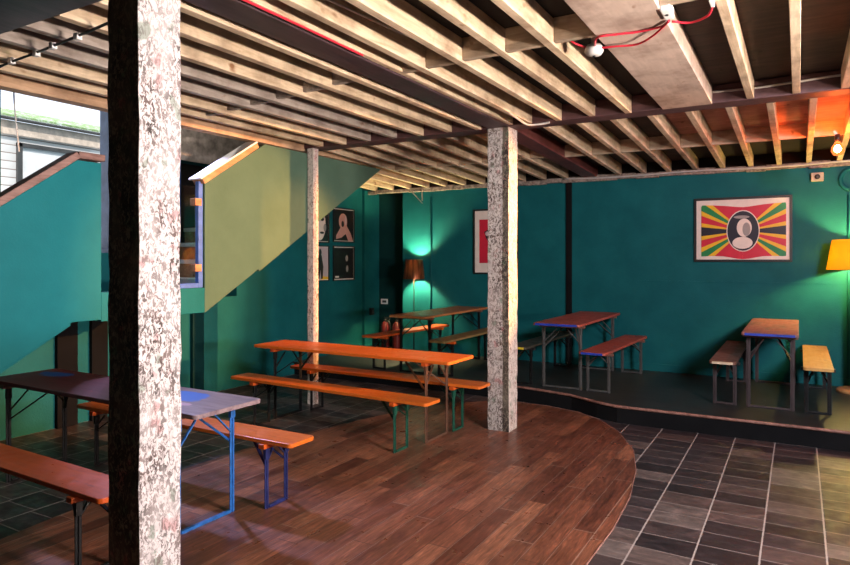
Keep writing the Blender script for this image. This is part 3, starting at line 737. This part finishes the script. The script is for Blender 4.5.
# smoke detector and red cables
sd = thing('smoke_detector', 'round white smoke detector hanging by red cables beside boarded beam', 'smoke detector', (-1.075, 3.90, 2.96))
MB().lathe([(.018, -.045), (.042, -.04), (.056, -.02), (.056, .0), (.042, .02)], 28).build('body', 'detector', sd)
MB().lathe([(.008, -.052), (.012, -.04)], 12).build('sensor', 'black', sd)
MB().bar((0, 0, .015), (0, 0, .155), .03, .03).build('mount', 'steel', sd)
r = thing('junction_box', 'white junction box on boarded beam edge, joined by red cables', 'junction box', (-.595, 3.56, 2.985))
MB().box(-.024, .024, -.09, .06, -.03, .03).build('box', 'white', r, .006); MB().lathe([(.008, -.035), (.008, -.028)], 10, (0, -.02, 0)).build('screw', 'black', r)
r = thing('junction_box', 'white cable clip box on near joist at the top edge', 'junction box', (-.365 + .0, 3.50, 2.97))
MB().box(-.02, .0, -.04, .04, -.02, .05).build('box', 'white', r, .004)
def smooth(pts, n=8):
    out = []; P = [Vector(p) for p in pts]; P = [P[0] * 2 - P[1]] + P + [P[-1] * 2 - P[-2]]
    for i in range(1, len(P) - 2):
        for k in range(n):
            t = k / n; a, b, c, d = P[i - 1:i + 3]
            out.append(.5 * ((2 * b) + (c - a) * t + (2 * a - 5 * b + 4 * c - d) * t * t + (3 * b - a - 3 * c + d) * t ** 3))
    out.append(P[-2]); return out
def cable(name, pts, r, mat, label): return tag(MB().tube(smooth(pts), r, 8).build(name, mat), label, 'cable')
cable('red_cable', [(-1.06, 3.86, 2.962), (-1.0, 3.70, 2.955), (-.90, 3.71, 2.957), (-.77, 3.73, 2.957), (-.65, 3.70, 2.955), (-.60, 3.64, 2.96)], .0065, 'red_cable', 'red cable from smoke detector crossing boarded beam, upper strand')
cable('red_cable', [(-1.05, 3.89, 2.955), (-.94, 3.88, 2.945), (-.82, 3.89, 2.940), (-.71, 3.79, 2.942), (-.60, 3.64, 2.955)], .0065, 'red_cable', 'red cable sagging lower from smoke detector to junction box')
cable('red_cable', [(-.59, 3.66, 2.958), (-.50, 3.69, 2.945), (-.41, 3.63, 2.945), (-.375, 3.54, 2.962)], .0065, 'red_cable', 'red cable from junction box to the clip on the near joist')
cable('red_cable', [(-1.22, 3.86, 3.06), (-1.19, 3.82, 3.0), (-1.14, 3.86, 2.975), (-1.10, 3.89, 2.965)], .0065, 'red_cable', 'short red cable entering smoke detector from the left')
cable('red_cable', [(-2.40, 2.0, 2.976), (-2.395, 2.45, 2.976), (-2.39, 2.85, 2.976), (-2.395, 3.25, 2.976), (-2.40, 3.35, 2.978)], .007, 'red_cable', 'long red cable lying along the dark main beam')
cable('grey_cable', [(-2.247, 4.6, 3.06), (-2.22, 5.1, 3.0), (-2.20, 5.45, 2.955), (-2.20, 5.72, 2.945), (-2.1, 5.80, 2.955), (-2.02, 5.815, 2.965)], .010, 'grey_cable', 'pale cable looping down beside the top of the middle post')
cable('grey_cable', [(-2.188, 2.2, 3.05), (-2.10, 2.6, 3.02), (-2.02, 3.2, 3.01), (-1.956, 3.72, 3.03)], .007, 'grey_cable', 'thin cable strung between near joists right of the main beam')
cable('grey_cable', [(-.62, 5.79, 3.06), (-.3, 5.78, 3.05), (.0, 5.78, 3.06), (.3, 5.78, 3.07), (.9, 5.78, 3.06)], .009, 'grey_cable', 'pale cable along the cross beam right of the boarded beam')
cable('grey_cable', [(-2.9, 8.98, 2.83), (-2.2, 8.97, 2.81), (-1.2, 8.97, 2.825), (-.2, 8.97, 2.81), (.6, 8.96, 2.83), (1.5, 8.97, 2.82)], .012, 'grey_cable', 'pale cable running along the top of the back wall')
cable('black_cable', [(-4.9, 2.34, 2.95), (-4.5, 2.25, 2.94), (-4.1, 2.24, 2.955), (-3.84, 2.21, 2.95), (-3.56, 2.19, 2.955), (-3.2, 2.15, 2.955)], .008, 'black_cable', 'black cable clipped under the joists at the upper left')
for i, (x, y) in enumerate(((-4.36, 2.245), (-4.07, 2.24), (-3.84, 2.21), (-3.56, 2.19))):
    tag(MB().box(x - .02, x + .02, y - .016, y + .016, 2.932, 2.97).build('cable_clip', 'white', None, .003), f'small white cable clip on the black cable, {ORD[i]} from the left', 'clip', 'white cable clips')
r = thing('wall_bracket', 'bent steel bracket hanging at ceiling above the copper lamp', 'bracket', (-5.30, 8.94, 2.78))
MB().bar((-.20, 0, .05), (.22, 0, .03), .03, .012).build('strap', 'steel', r); MB().bar((-.16, 0, .03), (.08, -.02, -.20), .025, .010).build('arm', 'steel', r); MB().bar((.06, 0, .04), (.08, -.02, -.16), .018, .010).build('stay', 'steel', r)

# ------------------------------------------------------------------ lights
def light(kind, name, loc, energy, col, target=None, **kw):
    L = bpy.data.lights.new(name, kind); L.energy = energy; L.color = col
    for k, v in kw.items(): setattr(L, k, v)
    o = bpy.data.objects.new(name, L); C.objects.link(o); o.location = loc
    if target: o.rotation_euler = (Vector(target) - Vector(loc)).to_track_quat('-Z', 'Y').to_euler()
    return o
light('AREA', 'room light right', (3.0, 2.9, 1.5), 205, (1, .84, .72), (-2.5, 3.0, 3.0), shape='RECTANGLE', size=1.6, size_y=.25, spread=R(110))
light('AREA', 'added fill right', (2.0, 2.4, 2.85), 350, (.96, .94, 1), (-.4, 8.0, .6), shape='SQUARE', size=.8)  # unseen fill added to brighten the floor and back wall
light('SPOT', 'cool fill on panel', (3.6, 3.0, 2.6), 1500, (.58, .90, 1), (-4.88, 2.75, 1.9), spot_size=R(13), spot_blend=.6, shadow_soft_size=.10)  # unseen spot added to brighten the lower stair panel
light('SPOT', 'pale fill on post', (3.2, 1.75, 2.3), 260, (1, .94, .96), (-2.43, 1.87, 1.6), spot_size=R(36), spot_blend=.5, shadow_soft_size=.10)  # unseen spot added to brighten the right face of the near post
light('SPOT', 'warm spot', (3.9, 6.56, 2.80), 7500, (1, .44, .14), (-4.9, 4.75, 1.55), spot_size=R(22), spot_blend=.5, shadow_soft_size=.05)
light('SPOT', 'orange bulb beam', (.25, 7.24, 2.66), 1500, (1, .36, .09), (-4.8, 5.76, 1.5), spot_size=R(26), spot_blend=.6, shadow_soft_size=.05)
light('SPOT', 'stairwell lamp', (-6.1, 4.55, 3.8), 800, (.55, .55, 1), (-3.15, 3.3, 0), spot_size=R(34), spot_blend=.4, shadow_soft_size=.12)
light('POINT', 'stairwell fill', (-5.7, 4.9, 3.6), 16, (1, .9, .78), shadow_soft_size=.08)  # unseen point light added to lift the dark landing and steps
sun = light('SUN', 'sun', (0, 0, 12), 4.6, (1, .96, .9), None, angle=R(1)); sun.rotation_euler = Vector((-.62, .25, -.95)).to_track_quat('-Z', 'Y').to_euler()

w = bpy.data.worlds.new('sky'); bpy.context.scene.world = w; w.use_nodes = True
bg = w.node_tree.nodes['Background']; bg.inputs[0].default_value = (.78, .87, 1, 1); bg.inputs[1].default_value = 1.6

# ------------------------------------------------------------------ camera
cd = bpy.data.cameras.new('camera'); cam = bpy.data.objects.new('camera', cd); C.objects.link(cam)
cam.location = (0, 0, 1.68); cam.rotation_euler = (R(90), 0, R(30.1))
cd.sensor_width = 36; cd.lens = 645 / 850 * 36; cd.shift_y = -23 / 850; cd.clip_start = .02
sc = bpy.context.scene; sc.camera = cam
sc.view_settings.view_transform = 'Standard'; sc.view_settings.look = 'None'
sc.view_settings.exposure = 0; sc.view_settings.gamma = 1; sc.view_settings.use_curve_mapping = False
